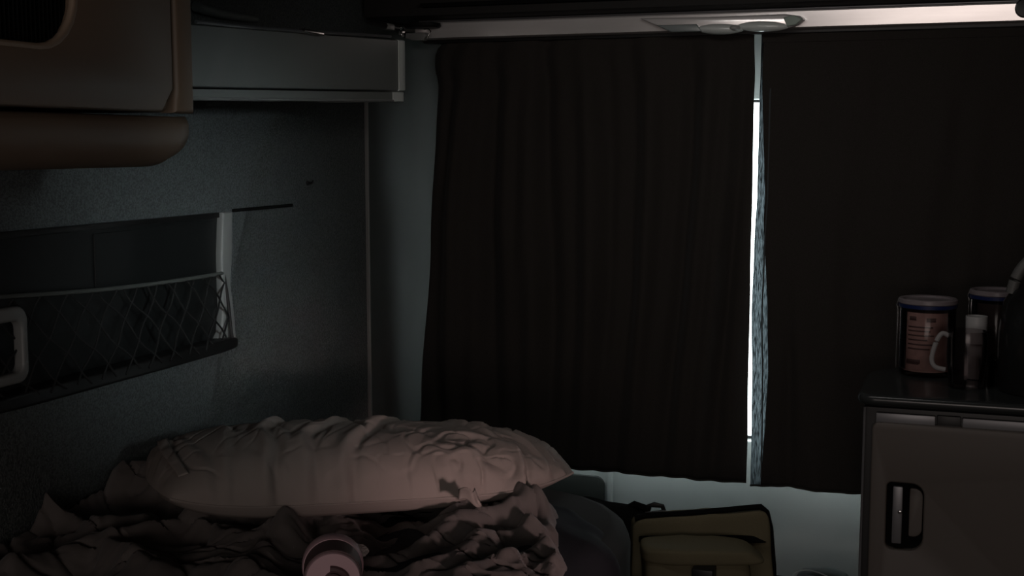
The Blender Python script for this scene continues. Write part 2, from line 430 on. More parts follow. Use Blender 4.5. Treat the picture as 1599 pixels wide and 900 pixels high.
# ------------------------------------------------------------------ rail over the curtains
YRf = 2.60
rl = empty('curtain_rail', (-.3, YRf, 1.577), 'long pale grey metal rail running across above the curtains', 'rail')
prof = [(YRf+.012, 1.5765), (YRf+.001, 1.579), (YRf-.002, 1.609), (YRf+.002, 1.6125), (YRf+.03, 1.6135), (YRf+.03, 1.5765)]
b = bmesh.new(); rings = []
for x in (-1.155, -1.15, XR-.002): rings.append([b.verts.new((x, y, z)) for y, z in prof])
for P, Q in zip(rings, rings[1:]):
    for k in range(len(prof)): q = (k+1) % len(prof); b.faces.new((P[k], P[q], Q[q], Q[k]))
b.faces.new(rings[0]); b.faces.new(rings[-1])
link('fascia', b, M_rail, rl, autos=30)
link('track', bm_box((-1.15, YRf+.031, 1.570), (XR-.002, YRf+.06, 1.612), .002), M_black, rl)
link('edge_strip', bm_box((-1.15, YRf+.006, 1.6137), (XR-.002, YRf+.03, 1.6170), .001), M_alu, rl)
# end bracket where the rail meets the side shelf
bk0 = on_y(655, 54, 2.56)
eb = empty('rail_bracket', bk0, 'angular metal bracket joining the left end of the rail to the shelf', 'bracket')
def PB(px, py, Y=2.56): p = on_y(px, py, Y); return (p.x, p.z)
link('plate', plate([PB(636, 52), PB(666, 51), PB(668, 56), PB(664, 64), PB(646, 64), PB(635, 60)][::-1], (), .02, .003, mx=XZ(2.57)), M_grey, eb)
link('clip', plate([PB(629, 49), PB(635, 50), PB(635, 59), PB(629, 58)][::-1], (), .016, .002, mx=XZ(2.552)), M_chrome, eb)
link('arm', plate([PB(620, 46), PB(624, 41), PB(634, 44), PB(629, 48)][::-1], (), .012, .002, mx=XZ(2.55)), M_chrome, eb)
link('cap', lathe([(0, 0), (.035, 0), (.038, .004), (.036, .010), (0, .012)], T(on_y(660, 44, 2.57))@Matrix.Diagonal((1.1, .8, 1, 1))), M_black, eb)
link('wire', tube([on_y(x, y, 2.545) for x, y in ((662, 46), (669, 45), (673, 49), (669, 56), (667, 60))], .0013), M_chrome, eb)
eb2 = on_x(605, 42, -1.12)
rc = empty('end_clip', eb2, 'small pale clip above the far end of the shelf box', 'clip')
link('block', bm_box(eb2-Vector((.008, .015, .006)), eb2+Vector((.008, .018, .006)), .002), M_grey, rc)
link('pin', tube([eb2+Vector((0, -.09, .002)), eb2+Vector((0, -.012, .001))], [.004, .008]), M_black, rc)
# dark notch cap at the right end of the rail
nc = on_y(1592, 14, 2.59)
link('end_cap', lathe([(0, 0), (.016, 0), (.018, .004), (.016, .012), (0, .014)], T(nc+Vector((.01, .012, .002)))@Matrix.Rotation(pi/2, 4, 'X')), M_black, rl)

# ------------------------------------------------------------------ ceiling light on the rail
lc = on_y(1140, 36, 2.575)
lt = empty('reading_light', (lc.x, YRf-.01, 1.59), 'long oval interior light with clear lens fixed under the rail', 'light')
def QL(px, py, Y=2.58): p = on_y(px, py, Y); return (p.x, p.z)
link('base', plate([QL(1000, 29), QL(1100, 27), QL(1225, 22), QL(1250, 25), QL(1256, 31), QL(1246, 39), QL(1228, 45), QL(1100, 49), QL(1050, 47), QL(1024, 40)][::-1], (), .02, .004, mx=XZ(2.594)), M_rail, lt)
def lens(x0, x1, y0, y1, dep, Y=2.578):
    a, c = on_y(x0, (y0+y1)/2, Y), on_y(x1, (y0+y1)/2, Y)
    h = (on_y(x0, y0, Y).z-on_y(x0, y1, Y).z)/2; m = (a+c)/2
    b = bmesh.new(); bmesh.ops.create_uvsphere(b, u_segments=32, v_segments=16, radius=1)
    for v in b.verts:
        p = v.co; s = 1/max((abs(p.x)**4+abs(p.z)**4+abs(p.y)**4)**.25, 1e-6) if False else 1
        v.co = m+Vector((p.x*(c.x-a.x)/2, p.y*dep*s, p.z*h+(p.x*(c.z-a.z)/2)))
    return b
link('grey_lens', plate([QL(1026, 40), QL(1090, 38.5), QL(1098, 50), QL(1050, 51)][::-1], (), .014, .003, mx=XZ(2.580)), M_lensg, lt)
link('clear_lens', lens(1088, 1162, 37, 54, .018), M_lens, lt)
link('lamp_lens', lens(1150, 1232, 33, 50, .014), M_lens, lt)
link('switch', lens(1139, 1158, 39, 50, .024), M_white, lt)
link('pad', plate([QL(1224, 28), QL(1240, 24), QL(1254, 30), QL(1244, 39), QL(1230, 42)][::-1], (), .008, .002, mx=XZ(2.578)), mat('pale_green_plastic', (.30, .37, .32), .5), lt)

# ------------------------------------------------------------------ curtains
YC = 2.645
ZT, ZB = 1.574, .638
def lerp_tab(tab, v):
    for (a, x), (b_, y) in zip(tab, tab[1:]):
        if v <= b_: t = (v-a)/(b_-a); t = t*t*(3-2*t); return x+(y-x)*t
    return tab[-1][1]
def XC(px, py): return on_y(px, py, YC).x
Lr = [(60, XC(1177, 60)), (130, XC(1178, 130)), (160, XC(1176.5, 160)), (300, XC(1174, 300)), (410, XC(1171, 410)), (490, XC(1170, 490)), (600, XC(1167, 600)), (700, XC(1166, 700)), (767, XC(1164, 767))]
Rl = [(60, XC(1190, 60)), (130, XC(1188, 130)), (160, XC(1186.5, 160)), (300, XC(1183, 300)), (380, XC(1178.5, 380)), (490, XC(1174.5, 490)), (600, XC(1175.5, 600)), (700, XC(1174.5, 700)), (767, XC(1173, 767))]
Ll = [(60, XC(676, 60)), (100, XC(674, 100)), (130, XC(679, 130)), (200, XC(676, 200)), (400, XC(667, 400)), (660, XC(655, 660)), (767, XC(652, 767))]
def left_curtain(u, v):
    z = ZT+(ZB-ZT)*v; py = 60+707*v
    x0, x1 = lerp_tab(Ll, py), lerp_tab(Lr, py)
    if v < .02: x0 += .018*(1-v/.02)
    x = x0+(x1-x0)*u; s = u*10.5+.35*sin(v*3+u*5)
    amp = (.015+.007*v)*(1-.65*max(0, (v-.6)/.4)); amp *= (.25+.75*min(1, v*6))
    y = YC+amp*(sin(s*2*pi/1.9)+.45*sin(s*2*pi/.83+1.3+v*1.5))+.006*nz(u*9, v*3, 2)
    y += .004*nz(u*26, v*5, 7)-.006*sin(pi*v)
    # the near edge curls back towards the window, the far edge turns slightly in
    y += .022*max(0, 1-u/.035)**1.3*(1-.3*v)
    e = max(0, (u-.93)/.07); y = y*(1-e)+(YC+.007)*e
    z += .0016*sin(u*40)*(v > .99)
    return (x, y, z)
lc_ = link('curtain', grid(left_curtain, 220, 70), M_curt); thicken(lc_, .002)
link('lining', grid(lambda u, v: Vector(left_curtain(.02+.975*u, .03+.955*v))+Vector((0, .0045, 0)), 110, 30), M_lin, lc_)  # unseen backing added to bounce window light
tag(lc_, 'wide dark brown curtain with soft folds, left of the bright gap', 'curtain', None)
link('bottom_hem', tube([Vector(left_curtain(i/110, 1))+Vector((0, -.002, .002)) for i in range(111)], .0022, n=6), M_curt, lc_)
link('header_tape', grid(lambda u, v: Vector(left_curtain(.02+u*.975, v*.022))+Vector((0, -.003, 0)), 120, 2), M_curt, lc_)
def right_curtain(u, v):
    z = ZT+(ZB-ZT)*v; py = 60+707*v
    x0, x1 = lerp_tab(Rl, py), .62
    w = u**1.5
    x = x0+(x1-x0)*w; d = x-x0; s = d*5.2+.3*sin(v*3)
    amp = (.004+.007*v)*min(1, d*6)*(.3+.7*min(1, v*6))
    y = YC+amp*(sin(s*2*pi/1.1)+.4*sin(s*2*pi/.43+.7))+.003*nz(d*30, v*5, 3)
    # window-side return: leading edge leans back towards the pane and comes forward in a ramp
    e = min(1, max(0, (v-.10)/.25))*(1-.5*max(0, (v-.75)/.25))
    wd = .014+.028*min(1, max(0, (v-.3)/.4))
    y += .005*e*max(0, 1-d/wd)**1.2
    y += .012*e*exp(-((d-.075)/.012)**2)*min(1, max(0, (v-.5)*5))
    e = max(0, 1-d/.06); y = y*(1-e)+(YC-.009+.004*sin(v*5))*e
    if v > .93: y += .003*sin(d*180)*(v-.93)/.07*exp(-d*8)
    return (x, y, z)
def stripw(v):
    return .004+.012*min(1, max(0, (v-.10)/.25))+.016*min(1, max(0, (v-.4)/.2))-.012*max(0, (v-.75)/.25)
def rc_main(u, v):      # the lined cloth starts where the thin selvedge strip ends
    u0 = (stripw(v)/(.62-lerp_tab(Rl, 60+707*v)))**(1/1.5)
    return right_curtain(u0+(1-u0)*u, v)
def rc_edge(u, v):
    u0 = ((stripw(v)+.001)/(.62-lerp_tab(Rl, 60+707*v)))**(1/1.5)
    p = Vector(right_curtain(u0*u**.66, v)); p.y += .0006*sin(u*9+v*90)
    return p
rc_ = link('curtain', grid(rc_main, 240, 90), M_curt); thicken(rc_, .002)
M_thin = bpy.data.materials.new('thin_selvedge'); M_thin.use_nodes = True
nt = M_thin.node_tree; pb = nt.nodes['Principled BSDF']; pb.inputs['Base Color'].default_value = (.03, .033, .035, 1); pb.inputs['Roughness'].default_value = .95
tl = nt.nodes.new('ShaderNodeBsdfTranslucent'); tc = nt.nodes.new('ShaderNodeTexCoord'); mp = nt.nodes.new('ShaderNodeMapping'); mp.inputs['Scale'].default_value = (420, 420, 55)
ns = nt.nodes.new('ShaderNodeTexNoise'); ns.inputs['Scale'].default_value = 1.0; ns.inputs['Detail'].default_value = 5
cr = nt.nodes.new('ShaderNodeValToRGB'); cr.color_ramp.elements[0].position = .35; cr.color_ramp.elements[1].position = .7
cr.color_ramp.elements[0].color = (.003, .0036, .004, 1); cr.color_ramp.elements[1].color = (.05, .06, .066, 1)
mx_ = nt.nodes.new('ShaderNodeMixShader'); mx_.inputs[0].default_value = .6
nt.links.new(tc.outputs['Object'], mp.inputs[0]); nt.links.new(mp.outputs[0], ns.inputs['Vector']); nt.links.new(ns.outputs['Fac'], cr.inputs[0]); nt.links.new(cr.outputs[0], tl.inputs[0])
nt.links.new(pb.outputs[0], mx_.inputs[1]); nt.links.new(tl.outputs[0], mx_.inputs[2]); nt.links.new(mx_.outputs[0], nt.nodes['Material Output'].inputs[0])
tag(link('selvedge', grid(rc_edge, 10, 160), M_thin, rc_), 'thin bluish edge strip letting daylight through')
link('lining', grid(lambda u, v: Vector(right_curtain(.14+.86*u, .03+.955*v))+Vector((0, .0045, 0)), 110, 30), M_lin, rc_)  # unseen backing added to bounce window light
tag(rc_, 'dark curtain right of the bright gap, hanging behind the jars', 'curtain', None)
link('bottom_hem', tube([Vector(right_curtain(i/120, 1))+Vector((0, -.002, .002)) for i in range(121)], .0022, n=6), M_curt, rc_)
link('header_tape', grid(lambda u, v: Vector(right_curtain(.02+u*.975, v*.022))+Vector((0, -.003, 0)), 120, 2), M_curt, rc_)
# fuzzy seam down the leading edge
link('edge_seam', tube([Vector(right_curtain(.075, .12+.86*i/60))+Vector((0, -.0015, 0)) for i in range(61)], .0016, n=6), mat('seam_thread', (.06, .068, .07), .9), rc_)

# ------------------------------------------------------------------ dark pocket panel low on the rear wall
def RB(px, py, Y=YB): p = on_y(px, py, Y); return (p.x, p.z)
a0, a1 = RB(850, 746), RB(945, 744)
dp = empty('storage_hatch', ((a0[0]+a1[0])/2, YB, .45), 'dark rounded hatch low on the pale wall beside the pillow tip', 'hatch')
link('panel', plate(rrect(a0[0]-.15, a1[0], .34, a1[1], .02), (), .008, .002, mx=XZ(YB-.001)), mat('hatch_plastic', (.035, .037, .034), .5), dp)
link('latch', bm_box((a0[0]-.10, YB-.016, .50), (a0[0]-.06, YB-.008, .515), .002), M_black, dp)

# ------------------------------------------------------------------ bed
MX0, MX1, MY0, MY1 = XL+.012, -.455, .45, 2.08
bb = empty('bed_base', (-.85, 1.2, 0), 'dark bed platform under the mattress along the left wall', 'bed base')
link('platform', bm_box((MX0, MY0, .56), (MX1-.02, MY1-.03, .60), .006), M_black, bb)
for x, y in ((MX0+.04, MY0+.05), (MX1-.08, MY0+.05), (MX0+.04, MY1-.1), (MX1-.08, MY1-.1)):
    link('leg', bm_box((x-.02, y-.02, 0), (x+.02, y+.02, .56), .003), M_black, bb)
mt = link('mattress', plate(rrect(MX0, MX1-.02, MY0, MY1, .08, rs=(.24, .03, .03, .05)), (), .16, .03, mx=XY(.60)), M_mattress)
tag(mt, 'dark mattress under the crumpled bedding along the left wall', 'mattress')

# navy quilt lying over the right hand edge
def quilt(u, v):
    # u across (left to right and over the edge), v along the bed
    s = u*.46; y = 1.05+v*.93
    y_end = .0
    xe = MX1-.055; x0 = -.86
    corner = max(0, (v-.72)/.28)
    xe -= .15*corner**1.6
    L = xe-x0; r = .05
    if s < L: x = x0+s; z = .0
    elif s < L+r*pi/2:
        a = (s-L)/r; x = xe+r*sin(a); z = -r*(1-cos(a))
    else: x = xe+r+.012*sin(v*30)*(s-L-r*pi/2)/.2; z = -r-(s-L-r*pi/2)
    z0 = .772+.006*nz(x*9, y*7, 1)
    z -= .05*max(0, (v-.9)/.1)**2
    fold = .010*ridge(x*6+y*2, y*5, 3)*(1 if s < L+.05 else .6)
    pl = .009*sin(v*46+nz(v*6, 0)*3)*min(1, max(0, (s-L+.04)/.08))
    return (x+pl*.8, y, max(.30, z0+z+fold+.016*sin(pi*min(1, s/L))*(s < L)))
q = link('quilt', grid(quilt, 90, 150), M_navy); thicken(q, .006, -1)
tag(q, 'dark navy quilt drooping over the right edge of the mattress', 'quilt')

# brown-black blanket: folds placed along the ridges seen on the bed
def bp(px, py, z=.80): p = on_z(px, py, z); return (p.x, p.y)
FOLDS = [  # (polyline in pixels, height, width)
    (((0, 832), (70, 826), (150, 832), (215, 826)), .030, .022),
    (((60, 818), (110, 795), (165, 782), (230, 784), (300, 790)), .045, .034),
    (((190, 775), (240, 776), (300, 788), (360, 806)), .040, .022),
    (((180, 850), (240, 838), (300, 822), (380, 806)), .026, .018),
    (((30, 895), (90, 872), (145, 852), (200, 880), (240, 900)), .030, .028),
    (((270, 800), (330, 838), (380, 850), (430, 845)), .018, .020),
    (((385, 812), (430, 806), (455, 820), (450, 850)), .030, .022),
    (((470, 812), (440, 845), (400, 880), (370, 900)), .020, .026),
    (((520, 812), (525, 835), (515, 860)), .016, .018),
    (((640, 815), (690, 822), (740, 806), (800, 800)), .026, .020),
    (((600, 880), (660, 860), (720, 830), (790, 812), (840, 805)), .030, .022),
    (((640, 900), (700, 880), (760, 850), (820, 830)), .022, .018),
    (((720, 900), (770, 880), (820, 868), (850, 850)), .018, .015),
    (((740, 790), (800, 795), (850, 808), (880, 835), (893, 870), (896, 900)), .028, .016),
    (((800, 815), (845, 835), (866, 865), (872, 900)), .020, .012),
]
FP = []
for pts, h, w in FOLDS:
    P = [Vector(bp(*p)) for p in pts]; FP.append((P, h, w))
def foldh(x, y):
    s = 0; p = Vector((x, y))
    for P, h, w in FP:
        best = 9
        for a, b_ in zip(P, P[1:]):
            d = b_-a; t = max(0, min(1, (p-a).dot(d)/d.length_squared)); best = min(best, (p-(a+d*t)).length)
        if best < w*3:
            k = best/w; s = max(s, 0)+h*exp(-k*k*1.1)*.8
    return min(s, .075)
bx1 = -.50
def blanket(u, v):
    y = .95+v*(.93); xr = bx1-.02*v
    # right boundary follows the rolled edge
    e = bp(900, 900)[0]; x1 = -.482-.36*max(0, y-1.56)+.006*sin(y*14)
    # far boundary tucks under the pillow
    x = XL+.018+(x1-XL-.018)*u
    wx = x+.02*nz(x*5, y*5, 9); wy = y+.02*nz(x*5, y*5, 4)
    ef = min(1, max(0, (1-u)/.06)); z = .785+foldh(wx, wy)*(.5+.5*ef)
    z += .016*ridge(wx*6+wy*3, wy*6-wx*2, 5)+.008*ridge(wx*15-wy*6, wy*13, 8)+.002*nz(wx*60, wy*50, 2)
    q_ = nz(wx*10+wy*8, wy*11-wx*5, 12); z -= .009*max(0, 1-abs(q_)/.09)
    q_ = nz(wx*22-wy*12, wy*19, 21); z -= .004*max(0, 1-abs(q_)/.12)
    edge = max(0, (u-.97)/.03); z -= .022*edge**2
    b_ = max(0, (v-.93)/.07); z -= .03*b_**2
    left = max(0, (.05-u)/.05); z += .012*left
    return (x, y, z)
bl = link('blanket', grid(blanket, 210, 220), M_blanket); thicken(bl, .005, -1)
tag(bl, 'crumpled dark brown blanket bunched up in front of the pillow', 'blanket')

# pillow
pL = at_t(222, 768, 1.86); pR = at_t(868, 752, 2.11)
ax = Vector((pR.x-pL.x, pR.y-pL.y, 0)); PLEN = ax.length/2; ax.normalize(); ay = Vector((-ax.y, ax.x, 0))
pc = (pL+pR)/2; pc.z = 0
PDEP = .155
def zrest(s): return .830-.008*s
def pillow(u, v, side):
    s, t = u*2-1, v*2-1
    # outline: pulled-in edges, pointed corners
    X = s*(1-.075*t*t-.02*(1-t*t)); Yv = t*(1-.22*s**4-.03*(1-s*s))
    Xw = X*PLEN; Yw = Yv*PDEP
    prof = max(0, (1-abs(s)**(3.6 if s < 0 else 2.5)))**(.52 if s < 0 else .62)*max(0, (1-abs(t)**2.6))**.42
    skew = 1-.08*s
    h = (.082 if side > 0 else .034)*prof*skew
    w = 0
    if side > 0:
        # pucker near the front edge with rings of creases around it
        cx, cy = .155/1, -.115
        dx, dy = Xw-cx, (Yw-cy)*1.15
        r = sqrt(dx*dx+dy*dy); an = atan2(dy, dx)
        env = exp(-(r/.15)**2)
        def crease(n, wd): return max(0, 1-abs(n)/wd)
        rr_ = r+.010*nz(dx*16, dy*16, 1)+.006*sin(an*3)
        w += .0060*env*nz(an*.9, rr_*34, 3)*1.5*min(1, r/.03)
        w -= .0050*env*crease(nz(an*1.1, rr_*24, 7), .15)*min(1, r/.03)
        w -= .009*exp(-((dx-.012)/.016)**2-(dy/.02)**2)
        w += .012*exp(-(((dx+.026)/.026)**2+((dy-.0)/.022)**2))
        for (c0, sl, am, wd) in ((-.165, .30, .0075, .011), (-.10, .55, .0070, .012), (-.035, .75, .0095, .012), (-.26, -.25, .003, .01), (.25, -.35, .0065, .007), (.21, -.25, .006, .007), (.285, -.2, .005, .006), (.315, -.2, .004, .006), (-.22, .15, .003, .009)):
            d = Xw-(c0+sl*(Yw+.05)+.4*sl*Yw*Yw/.15+.022*nz(Yw*9, c0*20, 2)); w += am*(exp(-(d/wd)**2)-.9*exp(-((d-wd*1.5)/(wd*.7))**2))*(.4+.9*abs(nz(Yw*6+c0*30, 1, 2))+.3)
        q_ = nz(Xw*15-Yw*7+.4*nz(Yw*9, Xw*6, 3), Yw*4+Xw*2, 2)
        fq = 1-.8*min(1, max(0, (-t-.2)/.4)); w -= fq*.0050*crease(q_, .12)*(1-.7*env)*(.3+.7*min(1, max(0, (Xw+.28)/.2)))
        w -= fq*.0018*crease(nz(Xw*34-Yw*22, Yw*9+Xw*5, 6), .16)*(1-.6*env)
        w += .004*nz(Xw*6, Yw*8, 9)
        fr = min(1, max(0, (-t-.45)/.3)); w += fr*(.0035*nz(Xw*13+Yw*8, Yw*14, 8)-.002*crease(nz(Xw*15+Yw*20, Yw*12-Xw*9, 11), .12))
        w *= min(1, prof*4)
    z = zrest(s)+.016*(1-s)*.5*max(0, 1)+side*h+w
    # gentle droop of the tips
    z += .012*(abs(s)**6) if s < 0 else .022*s**4
    z -= w
    k = abs(t)**3; e = abs(s)**6
    dv = ay*(k if t > 0 else -k)+ax*.6*(e if s > 0 else -e)+Vector((0, 0, 1-.7*k))
    return pc+ax*Xw+ay*Yw+Vector((0, 0, z))+dv*w
bmp = grid(lambda u, v: pillow(u, v, 1), 300, 170)
bmp = merge(bmp, grid(lambda u, v: pillow(u, v, -1), 60, 40))
pl = link('pillow', bmp, M_pillow, autos=80)
tag(pl, 'plump creased beige pillow lying across the head of the bed', 'pillow')
sm = []
for i in range(61): sm.append(pillow(i/60, 0, 1)+Vector((0, 0, .0)))
link('piping', tube(sm, .0022, n=6), M_pillow, pl)
def hemstrip(u, v):
    p = pillow(.040+.022*v, .10+.78*u, 1); return p+(p-(pc+Vector((0, 0, .84)))).normalized()*.0045
hs_ = link('case_hem', grid(hemstrip, 60, 4), M_pillow, pl); thicken(hs_, .0015)
# open pillowcase flap at the left tip
def flap(u, v):
    p = at_t(198+54*u, 772-34*u*(.4+.6*v)+6*v, 1.775+.045*v+.01*u)
    return p+Vector((0, 0, .003*sin(u*9+v*4)))
# small turned-up corner of the case near the pucker
k0 = at_t(722, 772, 1.83)
def tuck(u, v):
    return k0+ax*(.036*u*(1-.3*v)-.006)+Vector((0, 0, 1))*(.016*v-.008-.012*u*(1-v)+.004*sin(u*6))-ay*(.010*sin(pi*u)*(.4+v))
fl = link('case_corner', grid(tuck, 12, 8), M_pillow, pl); thicken(fl, .0015)

# ------------------------------------------------------------------ pink cup lying on the blanket
c = at_t(520, 906, 1.56); rb = ray(516, 225); back = Vector((rb.x, rb.y, 0)).normalized()
bt = empty('travel_cup', (c.x, c.y, c.z-.037), 'pink lidded travel cup lying on the blanket, round end facing out', 'cup')
mb = T(c)@(-back).to_track_quat('Z', 'Y').to_matrix().to_4x4()
link('body', lathe([(0, -.075), (.033, -.075), (.0365, -.072), (.0385, -.066), (.0385, -.050), (.0370, -.046), (0, -.046)], mb), M_pink, bt)
link('collar', lathe([(.030, -.046), (.0362, -.046), (.0355, -.006), (.030, -.006)], mb), M_pinkd, bt)
cp = link('lid', lathe([(0, -.008), (.0335, -.008), (.0340, -.003), (.0325, 0), (.012, .001), (0, .001)], mb), M_pink, bt)
link('spout', lathe([(.0, .001), (.011, .001), (.0112, .012), (.008, .014), (.0072, .008), (0, .008)], mb, 24), M_pinkd, cp)
link('lid_loop', tube([mb@Vector((-.004-.020*cos(a), .014*sin(a), .003)) for a in [1.6+i/10*1.5 for i in range(11)]], .0045), M_pinkd, cp)
# small crumpled tissue beside it
c = at_t(556, 860, 1.70)
b = bmesh.new(); bmesh.ops.create_icosphere(b, subdivisions=4, radius=1)
for v in b.verts:
    p = v.co; k = 1+.55*ridge(p.x*1.4, p.y*1.4, p.z*1.4+3)-.4
    v.co = c+Vector((p.x*.016*k, p.y*.012*k, p.z*.009*k))
tag(link('tissue', b, M_tiss), 'small pale crumpled tissue beside the pink bottle', 'tissue')

# ------------------------------------------------------------------ bench with bags, below the window
KB0 = on_y(1346, 700, 2.17).x-.006
bn_ = empty('storage_bench', (-.2, 2.45, 0), 'low dark bench under the window carrying the bags', 'bench')
link('box', bm_box((-.44, 2.10, 0), (KB0, YB-.02, .385), .004), M_black, bn_)
link('seat_pad', bm_box((-.62, 2.10, .386), (KB0, YB-.015, .42), .012, 3), M_blackm, bn_)
# olive bag
tB = 2.30
b0, b1 = at_t(985, 800, tB), at_t(1200, 800, tB)
bc = (b0+b1)/2; rzb = atan2(b1.y-b0.y, b1.x-b0.x)
bg = empty('canvas_bag', (bc.x, bc.y, .42), 'olive canvas bag with black piped top standing under the window', 'bag', None)
hx = (b1-b0).length/2
ux = Vector((cos(rzb), sin(rzb), 0)); uy = Vector((-ux.y, ux.x, 0))
ztl, ztr = at_t(1000, 803, tB).z, at_t(1180, 788, tB).z
def bagbody(cx, cy, hx_, hy, z0, z1, tilt, wr, seed, power=7):
    b = softbox((0, 0, 0), (hx_, hy, (z1-z0)/2), power, 24, wr, 10, seed)
    for v in b.verts:
        p = v.co; f = (p.z/(z1-z0)+.5)
        z = (z0+z1)/2+p.z+tilt*p.x/hx_*f
        x = p.x+.028*(1-f)*(p.x > 0)*(p.x/hx_)
        v.co = Vector((bc.x, bc.y, 0))+ux*(x+cx)+uy*(p.y+cy)+Vector((0, 0, z))
    return b
link('body', bagbody(0, .035, hx-.006, .055, .424, (ztl+ztr)/2-.022, (ztr-ztl)/2, .004, 2), M_olived, bg)
# front face panel, paler
link('front_panel', bagbody(-.002, -.006, hx-.004, .022, .44, (ztl+ztr)/2-.004, (ztr-ztl)/2, .003, 5, 14), M_olive, bg)
# black piping round the top and down the right corner
def bagp(x, y, z): return Vector((bc.x, bc.y, 0))+ux*x+uy*y+Vector((0, 0, z))
pp = [bagp(-hx+.005, -.022, ztl-.002)]
for i in range(1, 9): t = i/9; pp.append(bagp(-hx+2*hx*t*.93, -.022, ztl+.003+(ztr-ztl)*t**1.5))
pp += [bagp(hx-.018, -.018, ztr+.001), bagp(hx-.006, -.012, ztr-.010), bagp(hx+.002, -.008, ztr-.04), bagp(hx+.009, -.008, ztr-.11), bagp(hx+.014, -.008, ztr-.2)]
link('piping', tube(pp, .0055, n=8), M_blackm, bg)
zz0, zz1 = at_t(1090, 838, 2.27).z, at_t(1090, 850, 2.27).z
link('shade_band', bagbody(-.01, -.020, hx-.022, .012, zz1, zz0, 0, .001, 7, 8), M_blackm, bg)  # black strip painting in the shade above the front pocket
# lower front pocket with flap and buckle
fw = (at_t(1172, 860, 2.16)-at_t(1010, 860, 2.16)).length/2
fc = (at_t(1172, 860, 2.16)+at_t(1008, 860, 2.16))/2
rel = fc-Vector((bc.x, bc.y, 0)); fx = rel.dot(ux); fy = rel.dot(uy)
zf = at_t(1090, 864, 2.16).z
fp = link('front_pocket', bagbody(fx, fy+.045, fw, .045, .425, zf, -.002, .004, 9, 8), M_olive, bg)
zfl = at_t(1090, 884, 2.16).z
link('flap', bagbody(fx, fy+.042, fw+.003, .046, zfl, zf+.004, -.002, .003, 12, 6), M_olive, fp)
bu = at_t(1097, 900, 2.14)
link('buckle', bm_box(bu-Vector((.018, .006, .012)), bu+Vector((.018, .03, .012)), .003), M_black, fp)
# dark soft bag with a clip, left behind the olive one
c = at_t(970, 812, 2.36)
db = empty('dark_bag', (c.x, c.y, .42), 'slouching black bag with a clip between bed and olive bag', 'bag')
link('body', softbox((c.x-.055, c.y+.01, (.434+c.z+.018)/2), (.115, .07, (c.z+.018-.434)/2), 3, 22, .012, 9, 4), M_blackm, db)
cb = at_t(1025, 797, 2.36)
bk = plate([(-.020, -.008), (-.018, .010), (-.004, .016), (.014, .012), (.020, -.004)], [[(-.013, -.002), (-.012, .007), (.008, .006), (.011, -.002)]], .008, .002, mx=T(cb)@Matrix.Rotation(.2, 4, 'Z')@XZ(0))
link('clip', bk, M_black, db)
link('clip_bar', tube([cb+Vector((-.018, -.010, -.004)), cb+Vector((.020, -.010, .003))], .0022), M_alu, db)
link('strap', tube([cb+Vector((-.08, .0, -.02)), cb+Vector((-.04, 0, .006)), cb+Vector((-.012, 0, -.002))], .008), M_blackm, db)
# black thing with thin shiny cords at the bottom, right of the bag
c = at_t(1285, 904, 2.47)
hs = empty('cable_bundle', (c.x, c.y, .42), 'low black bundle with thin shiny cords near the cabinet foot', 'cable')
link('pouch', softbox((c.x, c.y, (.42+c.z+.012)/2), (.055, .05, (c.z+.012-.42)/2), 3, 14, .006, 12, 3), M_black, hs)
for k in range(4):
    r = .030+.006*k
    link('cord', tube([Vector((c.x-.01+r*cos(a), c.y-.045+.012*sin(a*2+k), c.z-.010+r*.6*sin(a)+.003*k)) for a in [.3+i/14*2.4 for i in range(15)]], .0012, n=6), M_white if k % 2 else M_alu, hs)
link('cord', tube([Vector((c.x-.12, c.y-.02, .425)), Vector((c.x-.08, c.y-.03, .5)), Vector((c.x-.04, c.y-.04, .508)), Vector((c.x+.0, c.y-.05, .50))], .002, n=6), M_alu, hs)

# ------------------------------------------------------------------ kitchen cabinet at the right
YK = 2.17
k0 = on_y(1346, 700, YK); ZW = on_y(1346, 631, YK).z
KX0, KX1 = k0.x, .62
cb_ = empty('kitchen_cabinet', ((KX0+KX1)/2, YK+.13, 0), 'brown-grey kitchen cabinet with black edges at the right', 'cabinet')
link('carcass', bm_box((KX0, YK+.006, 0), (KX1, YK+.27, ZW-.002), .008, 3), M_black, cb_)
link('edge_strip', tube([(KX0+.002, YK+.008, .05), (KX0+.002, YK+.008, ZW-.006)], .0022), M_alu, cb_)
dx0, dz1 = on_y(1362, 690, YK).x, on_y(1362, 657, YK).z
hw = [on_y(x, y, YK) for x, y in ((1386, 750), (1444, 752), (1386, 854))]
hole = rrect(hw[0].x, hw[1].x, hw[2].z, hw[0].z, .012, rs=(.02, .008, .012, .022))
dr = link('door', plate(rrect(dx0, KX1-.03, .12, dz1, .012), [hole], .018, .003, mx=XZ(YK+.005)), M_door, cb_)
link('handle_recess', bm_box((hw[0].x-.004, YK+.003, hw[2].z-.004), (hw[1].x+.004, YK+.0055, hw[0].z+.004), 0), M_blackm, dr)
ll = [on_y(x, y, YK) for x, y in ((1395, 757), (1411, 757), (1395, 846))]
link('latch_lever', bm_box((ll[0].x, YK-.012, ll[2].z), (ll[1].x, YK+.001, ll[0].z), .003), M_alu, dr)
kn = on_y(1405, 800, YK-.013)
link('latch_pin', lathe([(0, 0), (.0035, 0), (.003, .002), (0, .003)], T(kn)@Matrix.Rotation(pi/2, 4, 'X')), M_chrome, dr)
rr = [on_y(x, y, YK) for x, y in ((1421, 762), (1443, 762), (1421, 838))]
link('recess_cup', plate(rrect(rr[0].x, rr[1].x-.001, rr[2].z, rr[0].z, .01, rs=(.014, .003, .003, .014)), (), .004, .0015, mx=XZ(YK+.002)), M_door, dr)
